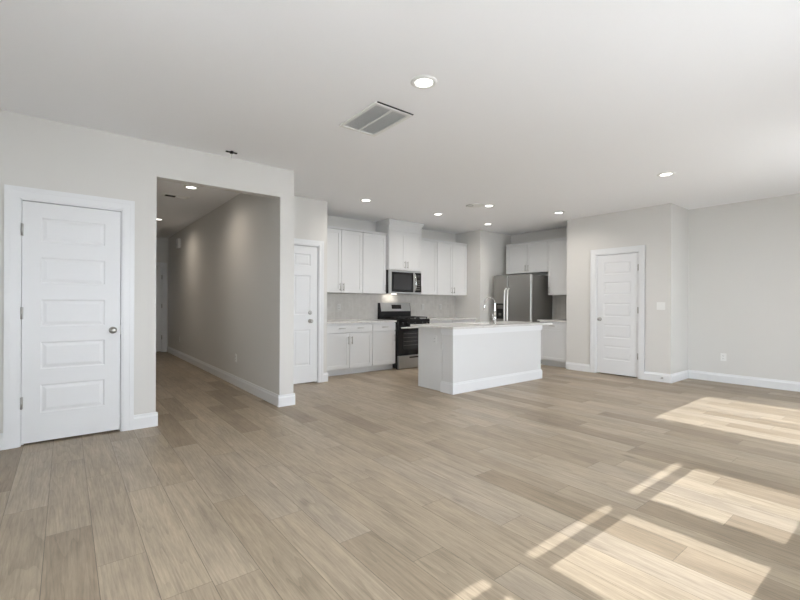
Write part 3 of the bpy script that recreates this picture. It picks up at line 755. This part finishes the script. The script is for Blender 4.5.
# spring door stop on the pantry baseboard
r = root('door_stop', (XP - .017, 2.60, .062), FX, 'small door stop on the baseboard right of the pantry door', 'door stop')
mb = MB(); mb.lathe([(.013, 0), (.013, .004), (.007, .008), (.007, .012)], (0, 0, 0), (0, -1, 0), 14)
pts = [(.006 * math.cos(i * .9), -.010 - i * .0008, .006 * math.sin(i * .9)) for i in range(70)]
mb.tube(pts, .0014, 5); mb.build('spring', M['nickel'], r)
MB().lathe([(.008, 0), (.009, .004), (.008, .014), (.004, .016)], (0, -.064, 0), (0, -1, 0), 14).build('rubber_tip', M['rubber'], r)

# ------------------------------------------------------------------ ceiling fittings
def downlight(loc, label, group, watts, spot=False, color=(1, .94, .87)):
    r = root('recessed_light', loc, 0, label, 'ceiling light', group)
    mb = MB(); mb.lathe([(.062, -.001), (.066, -.010), (.088, -.006), (.092, 0), (.088, .001)], (0, 0, 0), (0, 0, 1), 32)
    t = bmesh.new(); seg = 36
    prof_ = [(.060, -.002), (.066, -.011), (.080, -.009), (.093, -.003), (.093, 0), (.060, 0)]
    mb.bm.free(); mb.bm = bmesh.new()
    rs = [[t.verts.new((a * math.cos(2 * PI * k_ / seg), a * math.sin(2 * PI * k_ / seg), z_)) for k_ in range(seg)] for a, z_ in prof_]
    for i in range(len(rs)):
        A, B = rs[i], rs[(i + 1) % len(rs)]
        for k_ in range(seg):
            f = t.faces.new((A[k_], B[k_], B[(k_ + 1) % seg], A[(k_ + 1) % seg])); f.smooth = True
    mb._join(t); mb.build('trim_ring', M['plastic'], r)
    mb = MB(); mb.lathe([(.060, 0), (.060, -.004), (.045, -.0065), (.01, -.0075)], (0, 0, 0), (0, 0, 1), 32)
    mb.build('lens', M['lamp'], r, label='glowing round lens')
    if watts:
        d_ = bpy.data.lights.new('lamp_light', 'SPOT'); d_.energy = watts; d_.color = color; d_.spot_size = math.radians(165)
        d_.spot_blend = 1; d_.shadow_soft_size = .05
        o_ = bpy.data.objects.new('lamp_light', d_); C.objects.link(o_); o_.location = (0, 0, -.02); o_.parent = r
    return r
DL = 41
lights = [
    ((1.953, 2.213, H), 'nearest recessed light, beside the ceiling return grille', DL * .6),
    ((5.566, 1.977, H), 'recessed light on the right, in front of the pantry wall', DL * .6),
    ((3.524, 5.291, H), 'recessed light above the left kitchen base cabinets', DL),
    ((5.040, 5.329, H), 'recessed light in front of the microwave cabinet', DL),
    ((5.220, 4.356, H), 'recessed light above the island next to the round ceiling box', DL),
    ((6.420, 5.380, H), 'recessed light nearest the kitchen corner by the refrigerator', DL),
    ((6.529, 3.941, H), 'recessed light above the aisle between island and refrigerator alcove', DL),
]
for loc, lab, wt in lights: downlight(loc, lab, 'recessed lights of the open room', wt)
downlight((1.312, 6.185, H), 'nearer recessed light in the hall ceiling', 'recessed lights in the hall', 30, True, (1, .88, .74))
downlight((1.340, 8.963, H), 'farther recessed light in the hall ceiling', 'recessed lights in the hall', 30, True, (1, .88, .74))

# return air grille
r = root('return_air_grille', (2.035, 2.93, H), 0, 'large white louvered return grille near the middle of the ceiling', 'air vent')
gx_, gy_ = .175, .275
mb = MB(); t_ = .028
mb.box(-gx_ - .01, gx_ + .01, -gy_, -gy_ + t_, -.014, 0); mb.box(-gx_ - .01, gx_ + .01, gy_ - t_, gy_, -.014, 0)
mb.box(-gx_ - .01, -gx_ + t_ - .01, -gy_ + t_, gy_ - t_, -.014, 0); mb.box(gx_ - t_ + .01, gx_ + .01, -gy_ + t_, gy_ - t_, -.014, 0); mb.box(-.007, .007, -gy_ + t_, gy_ - t_, -.013, 0)
mb.build('frame', M['plastic'], r)
mb = MB()
nl = 40
for i in range(nl):
    yy = -gy_ + t_ + (i + .5) * (2 * gy_ - 2 * t_) / nl
    mb.prof([(yy - .006, -.0095), (yy + .006, -.003), (yy + .006, -.002), (yy - .006, -.0085)], -gx_ + t_ - .01, gx_ - t_ + .01, 'x')
mb.build('louvers', M['plastic'], r)
bx(-gx_ + t_ - .01, gx_ - t_ + .01, -gy_ + t_, gy_ - t_, -.002, -.0005).build('duct_face', M['duct'], r)
bx(-gx_ + .005, gx_ + .012, -gy_ - .012, -gy_ - .001, -.006, 0).build('dark_gap_strip', M['dark'], r)  # dark strip standing in for the shaded gap beside the grille
# small plates: kitchen register, hall register
def register(loc, sx, sy, label, name='air_register', rz=0):
    r = root(name, loc, rz, label, 'air vent')
    mb = MB(); mb.box(-sx, sx, -sy, sy, -.006, 0, bev=.002); mb.build('face_plate', M['plastic'], r)
    mb = MB(); mb.box(-sx * .8, -sx * .02, -sy * .6, sy * .6, -.007, -.0055); mb.build('vent_opening', M['dark'], r)
    mb = MB()
    for i in range(5): mb.box(sx * .08, sx * .8, -sy * .6 + (i + .5) * sy * .24 - .002, -sy * .6 + (i + .5) * sy * .24 + .002, -.012, -.006)
    mb.build('louvers', M['plastic'], r)
    return r
register((1.25, 6.87, H), .17, .085, 'small white register in the hall ceiling between the two lights')
r = root('ceiling_speaker_plate', (4.98, 4.52, H), math.radians(-25), 'flat white ceiling plate with grey centre left of island light', 'ceiling plate')
MB().lathe([(.13, 0), (.128, -.005), (.11, -.007), (.0, -.007)], (.08, 0, 0), (0, 0, 1), 28).build('plate', M['plastic'], r)
MB().lathe([(.06, -.007), (.058, -.016), (.0, -.018)], (-.02, 0, 0), (0, 0, 1), 24).build('cover', M['duct'], r)
# bare mounting bracket with a wire hanging by the header
r = root('ceiling_bracket', (1.325, 4.47, H), math.radians(0), 'small dark metal bracket with short wire on the ceiling above hall opening', 'bracket')
mb = MB(); mb.box(-.055, .055, -.012, .012, -.012, -.004); mb.box(-.012, .012, -.03, .03, -.004, 0); mb.lathe([(.016, 0), (.016, -.018), (.008, -.022)], (0, 0, 0), (0, 0, 1), 12)
mb.build('plate', M['iron'], r)
MB().tube([(0, 0, -.02), (.002, 0, -.05), (-.003, .002, -.085)], .0025, 6).build('wire', M['duct'], r)
